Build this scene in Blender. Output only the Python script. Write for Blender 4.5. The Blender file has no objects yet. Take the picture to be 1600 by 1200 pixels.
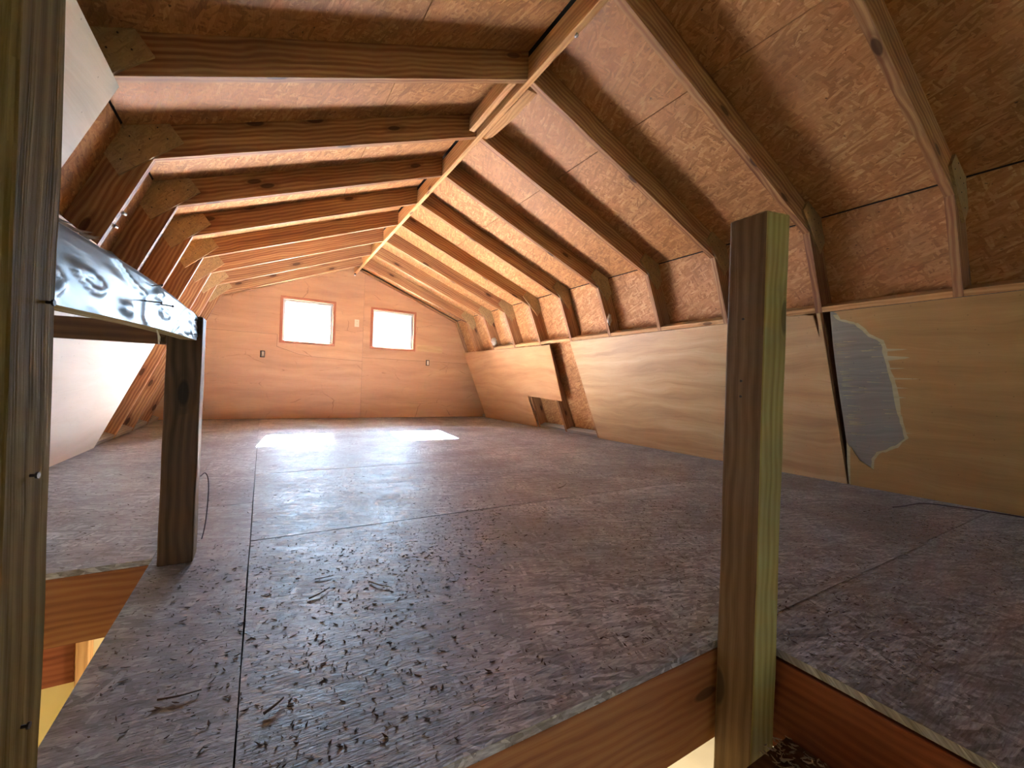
import bpy, bmesh, math, random
from mathutils import Vector, Matrix, noise
from mathutils.geometry import tessellate_polygon
C = bpy.context.scene.collection
sc = bpy.context.scene
R = random.Random(7)

# ------------------------------------------------------------ camera
CAMZ = 0.594
yaw, pit, rol = 0.5370, 0.0015, 0.0341
cy, sy = math.cos(yaw), math.sin(yaw)
Fv = Vector((sy*math.cos(pit), cy*math.cos(pit), math.sin(pit)))
Rv0 = Vector((cy, -sy, 0)); Uv0 = Rv0.cross(Fv)
c, s = math.cos(rol), math.sin(rol)
Rv = c*Rv0 + s*Uv0; Uv = -s*Rv0 + c*Uv0
cd = bpy.data.cameras.new('camera'); cam = bpy.data.objects.new('camera', cd); C.objects.link(cam)
M = Matrix((Rv, Uv, -Fv)).transposed().to_4x4(); M.translation = (0, 0, CAMZ)
cam.matrix_world = M
cd.sensor_width = 36; cd.lens = 655.6/1600*36; cd.clip_start = 0.02
sc.camera = cam

# ------------------------------------------------------------ world, sun, daylight
w = bpy.data.worlds.new('sky'); sc.world = w; w.use_nodes = True
bg = w.node_tree.nodes['Background']
bg.inputs[0].default_value = (0.53, 0.74, 1.0, 1); bg.inputs[1].default_value = 80.0
sd = bpy.data.lights.new('sun', 'SUN'); sd.energy = 1900; sd.angle = 0.012; sd.color = (1, 0.97, 0.93)
so = bpy.data.objects.new('sun', sd); C.objects.link(so)
so.rotation_euler = Vector((-0.10, -1, -0.59)).to_track_quat('-Z', 'Y').to_euler()
so.location = (1, 12, 6)

def area(name, loc, direction, sx, sz, power, color=(1, 1, 1), portal=False):
    d = bpy.data.lights.new(name, 'AREA'); d.shape = 'RECTANGLE'; d.size = sx; d.size_y = sz
    d.energy = power; d.color = color
    o = bpy.data.objects.new(name, d); C.objects.link(o); o.location = loc
    o.rotation_euler = Vector(direction).to_track_quat('-Z', 'Y').to_euler()
    if portal: d.cycles.is_portal = True
    return o
YBK = -3.82
W1 = (0.224, 0.880, 1.112, 1.705); W2 = (1.460, 2.112, 1.118, 1.694)
area('lower_room_fill', (1.6, 1.25, -.36), (-.2, .1, -1), .4, .4, 170, (1, 0.90, 0.74))  # unseen fill light, added to brighten the lower room walls
for W in (W1, W2):
    area('window_portal', ((W[0]+W[1])/2, 6.90, (W[2]+W[3])/2), (0, -1, 0), W[1]-W[0]+.05, W[3]-W[2]+.05, 1, portal=True)
area('lower_opening_portal', (1.5, YBK-.03, -1.5), (0, 1, 0), .55, .75, 1, portal=True)
area('back_opening_portal', (1.1, YBK-.03, 1.75), (0, 1, 0), .34, .24, 1, portal=True)

sc.view_settings.view_transform = 'Standard'; sc.view_settings.look = 'None'
sc.view_settings.exposure = 0.32; sc.view_settings.gamma = 1.0; sc.view_settings.use_curve_mapping = False
sc.cycles.max_bounces = 12; sc.cycles.diffuse_bounces = 8; sc.cycles.transparent_max_bounces = 12
sc.cycles.sample_clamp_indirect = 60; sc.cycles.caustics_reflective = False; sc.cycles.use_denoising = True

# ------------------------------------------------------------ materials
def lin(h):
    h = h.lstrip('#'); v = [int(h[i:i+2], 16)/255 for i in (0, 2, 4)]
    return tuple([x/12.92 if x <= .04045 else ((x+.055)/1.055)**2.4 for x in v]+[1])
class NT:
    def __init__(s, name):
        s.m = bpy.data.materials.new(name); s.m.use_nodes = True; s.t = s.m.node_tree; s.n = s.t.nodes
        s.p = s.n['Principled BSDF']; s.out = s.n['Material Output']
    def new(s, typ, **kw):
        n = s.n.new(typ)
        for k, v in kw.items(): setattr(n, k, v)
        return n
    def set(s, sock, v):
        if isinstance(v, bpy.types.NodeSocket): s.t.links.new(v, sock)
        else: sock.default_value = v
    def math(s, op, a, b=0.0, cc=None):
        n = s.new('ShaderNodeMath', operation=op); s.set(n.inputs[0], a); s.set(n.inputs[1], b)
        if cc is not None: s.set(n.inputs[2], cc)
        return n.outputs[0]
    def vmath(s, op, a, b):
        n = s.new('ShaderNodeVectorMath', operation=op); s.set(n.inputs[0], a); s.set(n.inputs[1], b); return n.outputs[0]
    def mapping(s, v, scale=(1, 1, 1), rot=0.0, loc=(0, 0, 0)):
        n = s.new('ShaderNodeMapping'); s.set(n.inputs[0], v); n.inputs['Scale'].default_value = scale
        n.inputs['Rotation'].default_value = (0, 0, rot); n.inputs['Location'].default_value = loc
        return n.outputs[0]
    def noise(s, v, scale, detail=3, rough=.5, dist=0.0, dim='3D'):
        n = s.new('ShaderNodeTexNoise'); n.noise_dimensions = dim; s.set(n.inputs['Vector'], v)
        n.inputs['Scale'].default_value = scale; n.inputs['Detail'].default_value = detail
        n.inputs['Roughness'].default_value = rough; n.inputs['Distortion'].default_value = dist
        return n
    def voro(s, v, scale=1.0, feature='F1', dim='2D'):
        n = s.new('ShaderNodeTexVoronoi'); n.voronoi_dimensions = dim; n.feature = feature
        s.set(n.inputs['Vector'], v); n.inputs['Scale'].default_value = scale; return n
    def ramp(s, v, stops, interp='LINEAR'):
        n = s.new('ShaderNodeValToRGB'); n.color_ramp.interpolation = interp; e = n.color_ramp.elements
        while len(e) > 1: e.remove(e[0])
        e[0].position = stops[0][0]; e[0].color = stops[0][1]
        for p, col in stops[1:]:
            k = e.new(p); k.color = col
        s.set(n.inputs[0], v); return n.outputs[0]
    def mix(s, f, a, b, mode='MIX'):
        n = s.new('ShaderNodeMix', data_type='RGBA', blend_type=mode)
        s.set(n.inputs[0], f); s.set(n.inputs[6], a); s.set(n.inputs[7], b); return n.outputs[2]
    def mixf(s, f, a, b):
        n = s.new('ShaderNodeMix', data_type='FLOAT'); s.set(n.inputs[0], f); s.set(n.inputs[2], a); s.set(n.inputs[3], b); return n.outputs[0]
    def uv(s, rnd=7.0):
        u = s.new('ShaderNodeUVMap'); u.uv_map = 'UVMap'
        if not rnd: return u.outputs[0]
        o = s.new('ShaderNodeObjectInfo')
        k = s.new('ShaderNodeCombineXYZ'); s.set(k.inputs[0], s.math('MULTIPLY', o.outputs['Random'], 37.3*rnd/7))
        s.set(k.inputs[1], s.math('MULTIPLY', o.outputs['Random'], 91.7*rnd/7)); return s.vmath('ADD', u.outputs[0], k.outputs[0])
    def rnd(s): return s.new('ShaderNodeObjectInfo').outputs['Random']
    def bump(s, h, strength, dist):
        n = s.new('ShaderNodeBump'); n.inputs['Strength'].default_value = strength; n.inputs['Distance'].default_value = dist
        s.set(n.inputs['Height'], h); s.t.links.new(n.outputs[0], s.p.inputs['Normal'])
    def fin(s, col, rough, spec=.5):
        s.set(s.p.inputs['Base Color'], col); s.set(s.p.inputs['Roughness'], rough); s.p.inputs['Specular IOR Level'].default_value = spec
        return s.m
W4 = (1, 1, 1, 1); B4 = (0, 0, 0, 1)

def lumber(name, dark, mid, light, rough=.6, grain=1.0, knots=.5, stain=None, stain_amt=0.0, bump=.25, vary=.18, spec=.2):
    t = NT(name); v = t.uv()
    wob = t.noise(t.mapping(v, (1.6, 3, 1)), 1, 2)
    v2 = t.vmath('ADD', v, t.mapping(wob.outputs['Color'], (0.0, .05, 0)))
    broad = t.noise(t.mapping(v2, (.9, 26, 1)), 1, 3, .55).outputs[0]
    fine = t.noise(t.mapping(v2, (5, 330, 1)), 1, 2, .6).outputs[0]
    rings = t.new('ShaderNodeTexWave', wave_type='BANDS', bands_direction='Y', wave_profile='SIN')
    t.set(rings.inputs['Vector'], t.mapping(v2, (.55, 1, 1))); rings.inputs['Scale'].default_value = 14
    rings.inputs['Distortion'].default_value = 4.0; rings.inputs['Detail'].default_value = 1.5; rings.inputs['Detail Scale'].default_value = .8
    g = t.math('ADD', t.math('MULTIPLY', broad, .70), t.math('MULTIPLY', rings.outputs[1], .20*grain))
    g = t.math('ADD', g, t.math('MULTIPLY', fine, .25*grain))
    col = t.ramp(g, [(.28, dark), (.52, mid), (.80, light)])
    kv = t.voro(t.mapping(v, (2.1, 6.0, 1)), 1.0)
    kd = t.math('SUBTRACT', kv.outputs['Distance'], t.math('MULTIPLY', wob.outputs[0], .05))
    kc = t.ramp(kd, [(0.0, W4), (.045, W4), (.075, B4)])
    ring = t.ramp(kd, [(.05, B4), (.09, W4), (.16, B4)])
    # only some of the cells hold a knot
    sep = t.new('ShaderNodeSeparateColor'); t.set(sep.inputs[0], kv.outputs['Color'])
    on = t.math('LESS_THAN', sep.outputs[0], knots)
    kdark = tuple([x*.38 for x in dark[:3]]+[1])
    col = t.mix(t.math('MULTIPLY', t.math('MULTIPLY', ring, on), .45), col, dark)
    col = t.mix(t.math('MULTIPLY', t.math('MULTIPLY', kc, on), .85), col, kdark)
    if stain:
        sn = t.ramp(t.noise(t.mapping(v, (1.0, 2.2, 1)), 2.2, 5, .6).outputs[0], [(.42, B4), (.66, W4)])
        col = t.mix(t.math('MULTIPLY', sn, stain_amt), col, stain)
    hs = t.new('ShaderNodeHueSaturation'); t.set(hs.inputs['Color'], col)
    t.set(hs.inputs['Value'], t.math('ADD', 1-vary/2, t.math('MULTIPLY', t.rnd(), vary)))
    h = t.math('SUBTRACT', t.math('ADD', g, t.math('MULTIPLY', fine, .5)), t.math('MULTIPLY', kc, .3))
    t.bump(h, bump, .003)
    return t.fin(hs.outputs[0], rough, spec)

def osb(name, stops, rough=.6, bump=.4, size=1.1, grime=None, grime_amt=0.0, fleck=None, dirt_scale=1.2, spec=.4, pits=True, dist=.003, contrast=.42, fibw=.34, rvar=0.0):
    t = NT(name); v = t.uv()
    dn = t.noise(t.mapping(v, (1, 1, 1)), 7, 2)
    v = t.vmath('ADD', v, t.mapping(t.vmath('SUBTRACT', dn.outputs['Color'], (.5, .5, .5)), (.008, .008, 0)))
    val = None; hgt = None
    for i, (a, thr) in enumerate(((.15, 0), (-.55, .45), (.85, .5), (-1.25, .62), (.35, .55))):
        m = t.mapping(t.mapping(v, (1, 1, 1), a, (3.1*i, 1.7*i, 0)), (15/size, 78/size, 1))
        vo = t.voro(m); sp = t.new('ShaderNodeSeparateColor'); t.set(sp.inputs[0], vo.outputs['Color'])
        if val is None: val, hgt = sp.outputs[0], sp.outputs[2]
        else:
            k = t.math('GREATER_THAN', sp.outputs[1], thr)
            val = t.mixf(k, val, sp.outputs[0]); hgt = t.mixf(k, hgt, sp.outputs[2])
    fib = t.noise(t.mapping(v, (30, 160, 1)), 1, 3, .65).outputs[0]
    broad = t.noise(v, dirt_scale, 4, .6).outputs[0]
    x = t.math('ADD', t.math('MULTIPLY', val, contrast), t.math('ADD', t.math('MULTIPLY', fib, fibw), (.62-contrast)*.5-(fibw-.34)*.5))
    x = t.math('ADD', x, t.math('MULTIPLY', t.math('SUBTRACT', broad, .5), .35))
    col = t.ramp(x, stops)
    if grime:
        g = t.ramp(t.noise(t.mapping(v, (1, 1, 1), 0, (5, 3, 0)), 1.7, 6, .62).outputs[0], [(.40, B4), (.64, W4)])
        col = t.mix(t.math('MULTIPLY', g, grime_amt), col, grime)
    if pits:
        pn = t.noise(t.mapping(v, (34, 62, 1), .4), 1, 2, .5).outputs[0]
        pit = t.ramp(pn, [(.70, B4), (.735, W4)])
        col = t.mix(t.math('MULTIPLY', pit, .8), col, tuple([q*.22 for q in stops[0][1][:3]]+[1]))
    if fleck:
        fl = t.ramp(t.noise(t.mapping(v, (60, 110, 1), -.7), 1, 1).outputs[0], [(.735, B4), (.75, W4)])
        col = t.mix(t.math('MULTIPLY', fl, .7), col, fleck)
    h = t.math('ADD', hgt, t.math('MULTIPLY', fib, .5))
    if pits: h = t.math('SUBTRACT', h, t.math('MULTIPLY', pit, .9))
    t.bump(h, bump, dist)
    r = t.math('ADD', rough-.10, t.math('MULTIPLY', x, .25))
    if rvar:
        r = t.math('ADD', r, t.math('MULTIPLY', t.math('SUBTRACT', t.noise(v, 3.1, 5, .65).outputs[0], .5), rvar*1.6))
        r = t.math('MAXIMUM', t.math('ADD', r, t.math('MULTIPLY', t.math('SUBTRACT', hgt, .5), rvar*.5)), .28)
    return t.fin(col, r, spec)

def plywood(name, stops, rough=.5, stain=None, stain_amt=0.0, freq=1.0, bump=.1, spec=.4, cracks=None):
    t = NT(name); v = t.uv(5)
    wob = t.noise(t.mapping(v, (.9, 2.2, 1)), 1.3, 3, .55)
    v2 = t.vmath('ADD', v, t.mapping(wob.outputs['Color'], (0, .22, 0)))
    g1 = t.noise(t.mapping(v2, (.8, 9*freq, 1)), 1, 5, .6).outputs[0]
    g2 = t.noise(t.mapping(v2, (3, 120, 1)), 1, 2, .6).outputs[0]
    x = t.math('ADD', t.math('MULTIPLY', g1, .8), t.math('MULTIPLY', g2, .2))
    col = t.ramp(x, stops)
    if stain:
        sn = t.ramp(t.noise(t.mapping(v, (.8, 1.4, 1)), 1.5, 5, .6).outputs[0], [(.30, B4), (.80, W4)])
        col = t.mix(t.math('MULTIPLY', sn, stain_amt), col, stain)
    if cracks:
        cn = t.noise(t.mapping(v, (6, 2.0, 1)), 1.0, 3, .6).outputs[0]
        ce = t.voro(t.vmath('ADD', t.mapping(v, (1.3, 2.2, 1)), t.mapping(wob.outputs['Color'], (.5, .5, 0))), 1.0, 'DISTANCE_TO_EDGE')
        ck = t.math('MULTIPLY', t.ramp(ce.outputs['Distance'], [(0, W4), (.012, B4)]), t.ramp(cn, [(.5, B4), (.6, W4)]))
        col = t.mix(t.math('MULTIPLY', ck, .55), col, cracks)
    dots = t.ramp(t.voro(t.mapping(v, (7, 7, 1)), 1.0).outputs['Distance'], [(0, W4), (.012, W4), (.025, B4)])
    col = t.mix(t.math('MULTIPLY', dots, .5), col, tuple([q*.3 for q in stops[0][1][:3]]+[1]))
    t.bump(x, bump, .003)
    return t.fin(col, rough, spec)

def plain(name, col, rough=.5, metal=0.0, spec=.5, nscale=0, namt=.15):
    t = NT(name)
    cc = col
    if nscale:
        tc = t.new('ShaderNodeTexCoord'); n = t.noise(tc.outputs['Object'], nscale, 4).outputs[0]
        cc = t.mix(t.math('MULTIPLY', n, namt*2), col, tuple([q*.45 for q in col[:3]]+[1]))
    t.p.inputs['Metallic'].default_value = metal
    return t.fin(cc, rough, spec)

L = lin
m_rafter = lumber('rafter_pine', L('643f2c'), L('8e6344'), L('b89164'), knots=.55, vary=.2)
m_ridge = lumber('ridge_pine', L('8a6038'), L('b98a58'), L('d2a873'), knots=.35)
m_gusset = osb('gusset_board', [(.2, L('8c7250')), (.5, L('a2875e')), (.8, L('b4986c'))], size=.5, bump=.1, pits=False)
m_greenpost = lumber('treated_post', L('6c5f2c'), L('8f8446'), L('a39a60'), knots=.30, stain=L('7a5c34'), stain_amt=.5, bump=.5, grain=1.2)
m_postbrown = lumber('dark_brown_post_faces', L('2e2014'), L('4a3524'), L('5e4630'), knots=.5, bump=.4)
m_postgrey = lumber('brown_post_face', L('483422'), L('604a34'), L('755e46'), knots=.4, bump=.5)
m_tallpost = lumber('weathered_tall_post', L('43361a'), L('5f4f28'), L('7a6840'), knots=.25, stain=L('6e6650'), stain_amt=.3, bump=.6, grain=1.3, spec=.03, rough=.8)
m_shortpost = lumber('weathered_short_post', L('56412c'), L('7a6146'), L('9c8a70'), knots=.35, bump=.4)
m_beam = lumber('rail_wood', L('6e6450'), L('908570'), L('aaa08a'), knots=.2, spec=.05)
m_darkrail = lumber('dark_rail_wood', L('3e2a1c'), L('5a3e2a'), L('74543a'), knots=.35)
m_joist = lumber('joist_fir', L('6c4026'), L('8a5834'), L('9c6c42'), knots=.3)
m_dkjoist = lumber('joist_red', L('5c2c18'), L('7a4026'), L('8e5232'), knots=.2)
m_osb = osb('roof_osb', [(.10, L('70482a')), (.38, L('a06e40')), (.60, L('b98856')), (.88, L('e2c290'))], bump=.30, contrast=.35, size=1.0, fibw=.42)
m_floor = osb('floor_osb', [(.14, L('3e3b3c')), (.34, L('6e6c70')), (.56, L('93939a')), (.84, L('cccdd4'))], rough=.49, bump=1.0,
              size=.85, grime=L('4e3e34'), grime_amt=.6, fleck=L('c8c6c6'), spec=.9, contrast=.42, fibw=.95, rvar=.32, dist=.004)
m_ply = plywood('wall_plywood', [(.25, L('9c7a52')), (.5, L('bf9c6e')), (.75, L('d3b68c'))], rough=.5, freq=1.2, bump=.15)
m_plyC = plywood('tan_plywood', [(.25, L('94703f')), (.5, L('b08a54')), (.75, L('c4a26c'))], rough=.5, stain=L('9b7b52'), stain_amt=.35)
m_plyfar = plywood('worn_plywood', [(.25, L('9a6c46')), (.5, L('bf9468')), (.75, L('d0aa80'))], rough=.42, stain=L('a8734a'), stain_amt=.6, bump=.3)
m_white = plywood('pale_plywood', [(.25, L('cfc9bc')), (.5, L('dcd7cc')), (.75, L('e4e0d8'))], rough=.55)
m_cream = plywood('cream_plywood', [(.25, L('b8a684')), (.5, L('cdbd9c')), (.75, L('dacdb0'))], rough=.6)
m_gable = plywood('gable_plywood', [(.25, L('a47c56')), (.5, L('c0966c')), (.75, L('d2aa80'))], rough=.5, stain=L('b48a70'), stain_amt=.5, cracks=L('5e3422'), bump=.1, freq=.7)
m_core = plywood('torn_ply_core', [(.2, L('78736a')), (.5, L('89847a')), (.8, L('a09a8c'))], rough=.8, bump=.2, freq=6)
m_fringe = plywood('torn_ply_fringe', [(.25, L('a59a74')), (.5, L('b8ae88')), (.75, L('c8c09c'))], rough=.8, bump=.4, freq=4)
m_felt = plain('roofing_felt', L('1d1a18'), .9)
m_plate = lumber('grey_plate', L('6c6760'), L('8e8982'), L('aaa69e'), knots=.1)
m_frame = lumber('window_trim', L('8a5034'), L('a4654a'), L('b67a5c'), knots=.05)
m_alu = plain('aluminium', (.62, .64, .66, 1), .35, .9)
m_sash = plain('white_sash_paint', L('d8dad8'), .4)
m_nail = plain('nail_steel', (.06, .05, .045, 1), .5, .8)
m_metal = plain('galvanised', (.45, .45, .44, 1), .4, .9)
m_plastic = plain('outlet_plastic', L('d8cbb0'), .4)
m_boxdark = plain('outlet_box', L('2c211b'), .7)
m_soffit = plain('soffit_paint', L('b8b8b4'), .6)
m_foam = plain('foam', L('c8c2b4'), .9, nscale=60, namt=.3)
m_wire = plain('wire_sheath', L('3a2a3c'), .45)
m_string = plain('white_string', L('d8dade'), .7)
m_lower = plain('painted_wall', L('e6d6a0'), .6, nscale=3, namt=.05)
m_lowwhite = plain('whitewashed_wall', L('dcdcd4'), .6, nscale=4, namt=.12)
m_lfloor = plain('lower_floor_board', L('a89c88'), .6, nscale=5, namt=.2)
m_ground = plain('dry_ground', L('8c8a6a'), .95, nscale=2, namt=.3)
m_chipd = plain('chip_dark', L('4a3526'), .8)
m_chipl = plain('chip_light', L('a89a86'), .7)
def glass():
    t = NT('window_glass'); tr = t.new('ShaderNodeBsdfTransparent'); gl = t.new('ShaderNodeBsdfGlossy'); gl.inputs['Roughness'].default_value = .02
    fr = t.new('ShaderNodeFresnel'); fr.inputs[0].default_value = 1.45; mx = t.new('ShaderNodeMixShader')
    t.set(mx.inputs[0], fr.outputs[0]); t.set(mx.inputs[1], tr.outputs[0]); t.set(mx.inputs[2], gl.outputs[0])
    t.set(t.out.inputs[0], mx.outputs[0]); return t.m
m_glass = glass()
def film():
    t = NT('plastic_film'); v = t.uv(0)
    t.p.inputs['Base Color'].default_value = (.22, .28, .31, 1); t.p.inputs['Roughness'].default_value = .34
    t.p.inputs['Specular IOR Level'].default_value = .08
    n = t.noise(t.mapping(v, (3, 14, 1)), 1, 3, .5, 1.2).outputs[0]
    t.bump(n, .2, .008)
    tr = t.new('ShaderNodeBsdfTransparent'); tl = t.new('ShaderNodeMixShader')
    f = t.math('ADD', .36, t.math('MULTIPLY', n, .5))
    t.set(tl.inputs[0], f); t.set(tl.inputs[1], tr.outputs[0]); t.set(tl.inputs[2], t.p.outputs[0]); t.set(t.out.inputs[0], tl.outputs[0])
    return t.m
m_film = film()

# ------------------------------------------------------------ builders
def setp(o, label=None, cat=None, group=None, kind=None):
    if label: o['label'] = label
    if cat: o['category'] = cat
    if group: o['group'] = group
    if kind: o['kind'] = kind
    return o
def worldloc(o):
    v = Vector(o.location)
    while o.parent: o = o.parent; v += Vector(o.location)
    return v
def empty(name, loc, label=None, cat=None, group=None, kind=None):
    o = bpy.data.objects.new(name, None); C.objects.link(o); o.location = loc; o.empty_display_size = .1
    return setp(o, label, cat, group, kind)
def finish(bm, name, mat, parent=None, grain=(1, 0, 0), loc=None, smooth=False, flip=True):
    """bm in world coordinates; the object origin goes to the middle (or loc); UV in metres along the grain"""
    if flip: bmesh.ops.recalc_face_normals(bm, faces=bm.faces)
    g = Vector(grain).normalized()
    if loc is None:
        xs = [v.co for v in bm.verts]
        loc = Vector([(min(p[i] for p in xs)+max(p[i] for p in xs))/2 for i in range(3)])
    loc = Vector(loc)
    uvl = bm.loops.layers.uv.new('UVMap')
    for f in bm.faces:
        n = f.normal.copy()
        for ax in (Vector((1, 0, 0)), Vector((0, 1, 0)), Vector((0, 0, 1))):
            if abs(n.dot(ax)) > .96: n = ax*(1 if n.dot(ax) > 0 else -1)
        if abs(n.dot(g)) > .8:
            a = n.orthogonal().normalized(); b = n.cross(a)
            for l in f.loops: l[uvl].uv = (l.vert.co.dot(a)*.15, l.vert.co.dot(b))
        else:
            b = n.cross(g).normalized()
            if b.z < -.01 or (abs(b.z) <= .01 and b.x+b.y < 0): b = -b
            off = abs(round(n.x*3))*.37+abs(round(n.y*3))*.71
            for l in f.loops: l[uvl].uv = (l.vert.co.dot(g)+off, l.vert.co.dot(b)+off)
    bmesh.ops.translate(bm, verts=bm.verts, vec=-loc)
    me = bpy.data.meshes.new(name); bm.to_mesh(me); bm.free()
    if mat: me.materials.append(mat)
    if smooth: me.polygons.foreach_set('use_smooth', [True]*len(me.polygons))
    o = bpy.data.objects.new(name, me); C.objects.link(o)
    if parent: o.parent = parent; o.location = loc-worldloc(parent)
    else: o.location = loc
    return o
def hexa(bm, P):
    """P: 8 corners, bottom ring 0-3 then top ring 4-7"""
    v = [bm.verts.new(p) for p in P]
    for f in ((0, 3, 2, 1), (4, 5, 6, 7), (0, 1, 5, 4), (1, 2, 6, 5), (2, 3, 7, 6), (3, 0, 4, 7)):
        bm.faces.new([v[i] for i in f])
    return v
def box(bm, x0, x1, y0, y1, z0, z1):
    return hexa(bm, [(x0, y0, z0), (x1, y0, z0), (x1, y1, z0), (x0, y1, z0), (x0, y0, z1), (x1, y0, z1), (x1, y1, z1), (x0, y1, z1)])
def bevel(bm, r, seg=2):
    bmesh.ops.bevel(bm, geom=list(bm.edges), offset=r, segments=seg, affect='EDGES', profile=.5)
def bx(name, x0, x1, y0, y1, z0, z1, mat, parent=None, grain=(1, 0, 0), bev=.003, loc=None):
    bm = bmesh.new(); box(bm, x0, x1, y0, y1, z0, z1)
    bmesh.ops.recalc_face_normals(bm, faces=bm.faces)
    if bev: bevel(bm, bev, 1 if bev < .002 else 2)
    return finish(bm, name, mat, parent, grain, loc)
def extrude(bm, loops, fn, t0, t1):
    """outer loop + holes of (u,v); fn(u,v,w)->xyz; a solid between w=t0 and w=t1"""
    pts = [p for l in loops for p in l]
    tris = tessellate_polygon([[Vector((p[0], p[1], 0)) for p in l] for l in loops])
    a = [bm.verts.new(fn(p[0], p[1], t0)) for p in pts]; b = [bm.verts.new(fn(p[0], p[1], t1)) for p in pts]
    for t in tris:
        try: bm.faces.new([a[i] for i in t]); bm.faces.new([b[i] for i in reversed(t)])
        except ValueError: pass
    k = 0
    for l in loops:
        n = len(l)
        for i in range(n):
            j = (i+1) % n; bm.faces.new([a[k+i], a[k+j], b[k+j], b[k+i]])
        k += n
def poly(name, loops, fn, t0, t1, mat, parent=None, grain=(0, 1, 0), loc=None):
    bm = bmesh.new(); extrude(bm, loops, fn, t0, t1); return finish(bm, name, mat, parent, grain, loc)
def tube(bm, pts, r, n=7, r1=None):
    pts = [Vector(p) for p in pts]; rings = []
    for i, p in enumerate(pts):
        d = (pts[min(i+1, len(pts)-1)]-pts[max(i-1, 0)]).normalized()
        a = d.orthogonal().normalized() if i == 0 else (a-d*a.dot(d)).normalized()
        b = d.cross(a); rr = r if r1 is None else r+(r1-r)*i/(len(pts)-1)
        rings.append([bm.verts.new(p+(a*math.cos(2*math.pi*k/n)+b*math.sin(2*math.pi*k/n))*rr) for k in range(n)])
    for x, y in zip(rings, rings[1:]):
        for k in range(n): bm.faces.new([x[k], x[(k+1) % n], y[(k+1) % n], y[k]])
    bm.faces.new(rings[0]); bm.faces.new(rings[-1][::-1])
def smoothpts(P, n=8):
    out = []
    P = [Vector(p) for p in P]
    for i in range(len(P)-1):
        p0, p1, p2, p3 = P[max(i-1, 0)], P[i], P[i+1], P[min(i+2, len(P)-1)]
        for k in range(n):
            t = k/n; out.append(.5*((2*p1)+(p2-p0)*t+(2*p0-5*p1+4*p2-p3)*t*t+(3*p1-p0-3*p2+p3)*t**3))
    out.append(P[-1]); return out

# ------------------------------------------------------------ cross-section
XR = 1.163; KX, KZ = 1.614, 1.561; SZ = 1.119; RZ = 2.191; DEP = .140; SL = .4175
FX = KX+SL*KZ                      # half width at the floor
Y0, SP = .666, .61; YG = 6.765; YB = -3.8
def hx(z): return FX-SL*z          # half width of the inner rafter line, lower slope
yk = lambda k: Y0+SP*k
u1 = Vector((KX-.018, KZ-RZ)).normalized(); n1 = Vector((-u1.y, u1.x))      # (x out, z)
u2 = Vector((FX-KX, -KZ)).normalized(); n2 = Vector((-u2.y, u2.x))
def isect(p, d, q, e):
    det = d.x*-e.y+e.x*d.y; r = q-p; t = (r.x*-e.y+e.x*r.y)/det; return p+d*t
def knee(off): return isect(Vector((.018, RZ))+n1*off, u1, Vector((KX, KZ))+n2*off, u2)
def roofz(off, x): p = Vector((.018, RZ))+n1*off; return p.y+(x-p.x)*u1.y/u1.x
def wallx(off, z): p = Vector((KX, KZ))+n2*off; return p.x+(z-p.y)*u2.x/u2.y

# ------------------------------------------------------------ floor
floor = empty('floor', (XR, 3, 0), kind='structure')
G = .002
def sheet(pts, dz=0.0, parent=floor, mat=None):
    return poly('osb_sheet', [pts], lambda u, v, w_: (u, v, w_+dz), -.018, 0, mat or m_floor, parent, (1, 0, 0))
def rect(x0, x1, y0, y1, g=G, dz=0.0):
    def edge(ax, a, b, cst):
        return [(a+(b-a)*i/6, cst) if ax == 0 else (cst, a+(b-a)*i/6) for i in range(6)]
    x0 += g; x1 -= g; y0 += g; y1 -= g
    p = edge(0, x0, x1, y0)+edge(1, y0, y1, x1)+edge(0, x1, x0, y1)+edge(1, y1, y0, x0)
    p = [(x+R.uniform(-.0012, .0012), y+R.uniform(-.0012, .0012)) for x, y in p]
    return sheet(p, dz)
XL_, XRT = XR-FX+.0, XR+FX+.02
rows = [.61, 1.765, 2.955, 4.145, 5.335, YG+.02]
for i in range(5):
    y0_, y1_ = rows[i], rows[i+1]
    xj = 2.42 if i % 2 == 0 else 1.95
    rect(-.02, xj, y0_ if i else .600, y1_, G if i != 3 else .001, (.0006, .0012, .0016, .0004, .001)[i])
    rect(xj, XRT, y0_, y1_, .0022)
rect(-.285, -.02, .600, 2.30, .0013); rect(-.285, -.02, 2.30, 4.60, .0012)
rect(-.285, -.02, 4.60, YG+.02, .0008)
rect(XL_-.02, -.285, 1.725, 3.60, .0008); rect(XL_-.02, -.285, 3.60, 5.4, .0008); rect(XL_-.02, -.285, 5.4, YG+.02, .0008)
rect(1.05, 2.36, -.55, .610, .0022, -.001); rect(2.36, XRT, -.55, .610, .0015)
rect(XL_-.02, 1.05, YB, -.55); rect(1.05, XRT, YB, -.55)

for q, (a, b, c_, d) in enumerate(((-.284, XRT+.16, .640, YG+.085), (XL_-.17, -.286, 1.765, YG+.085), (1.091, XRT+.16, -.55, .639), (XL_-.17, XRT+.16, YB, -.59))):
    bx('subfloor', a, b, c_, d, -.026, -.0188, m_felt, floor, bev=0)

# joists around the stair opening (lumber members of the floor deck)
bx('joist', -.285, 1.048, .602, .640, -.235, -.019, m_joist, floor)
bx('joist', 1.052, 1.090, -.55, .600, -.232, -.026, m_dkjoist, floor, (0, 1, 0))
bx('joist', XL_-.02, -.287, 1.727, 1.765, -.222, -.019, m_joist, floor)
bx('joist', -.283, -.245, .642, 1.725, -.235, -.019, m_joist, floor, (0, 1, 0))
bx('joist', XL_-.02, 1.05, -.59, -.552, -.235, -.019, m_joist, floor)
bx('ledge_board', .80, 1.048, -.30, .488, -.222, -.184, m_darkrail, floor, (0, 1, 0))

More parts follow.
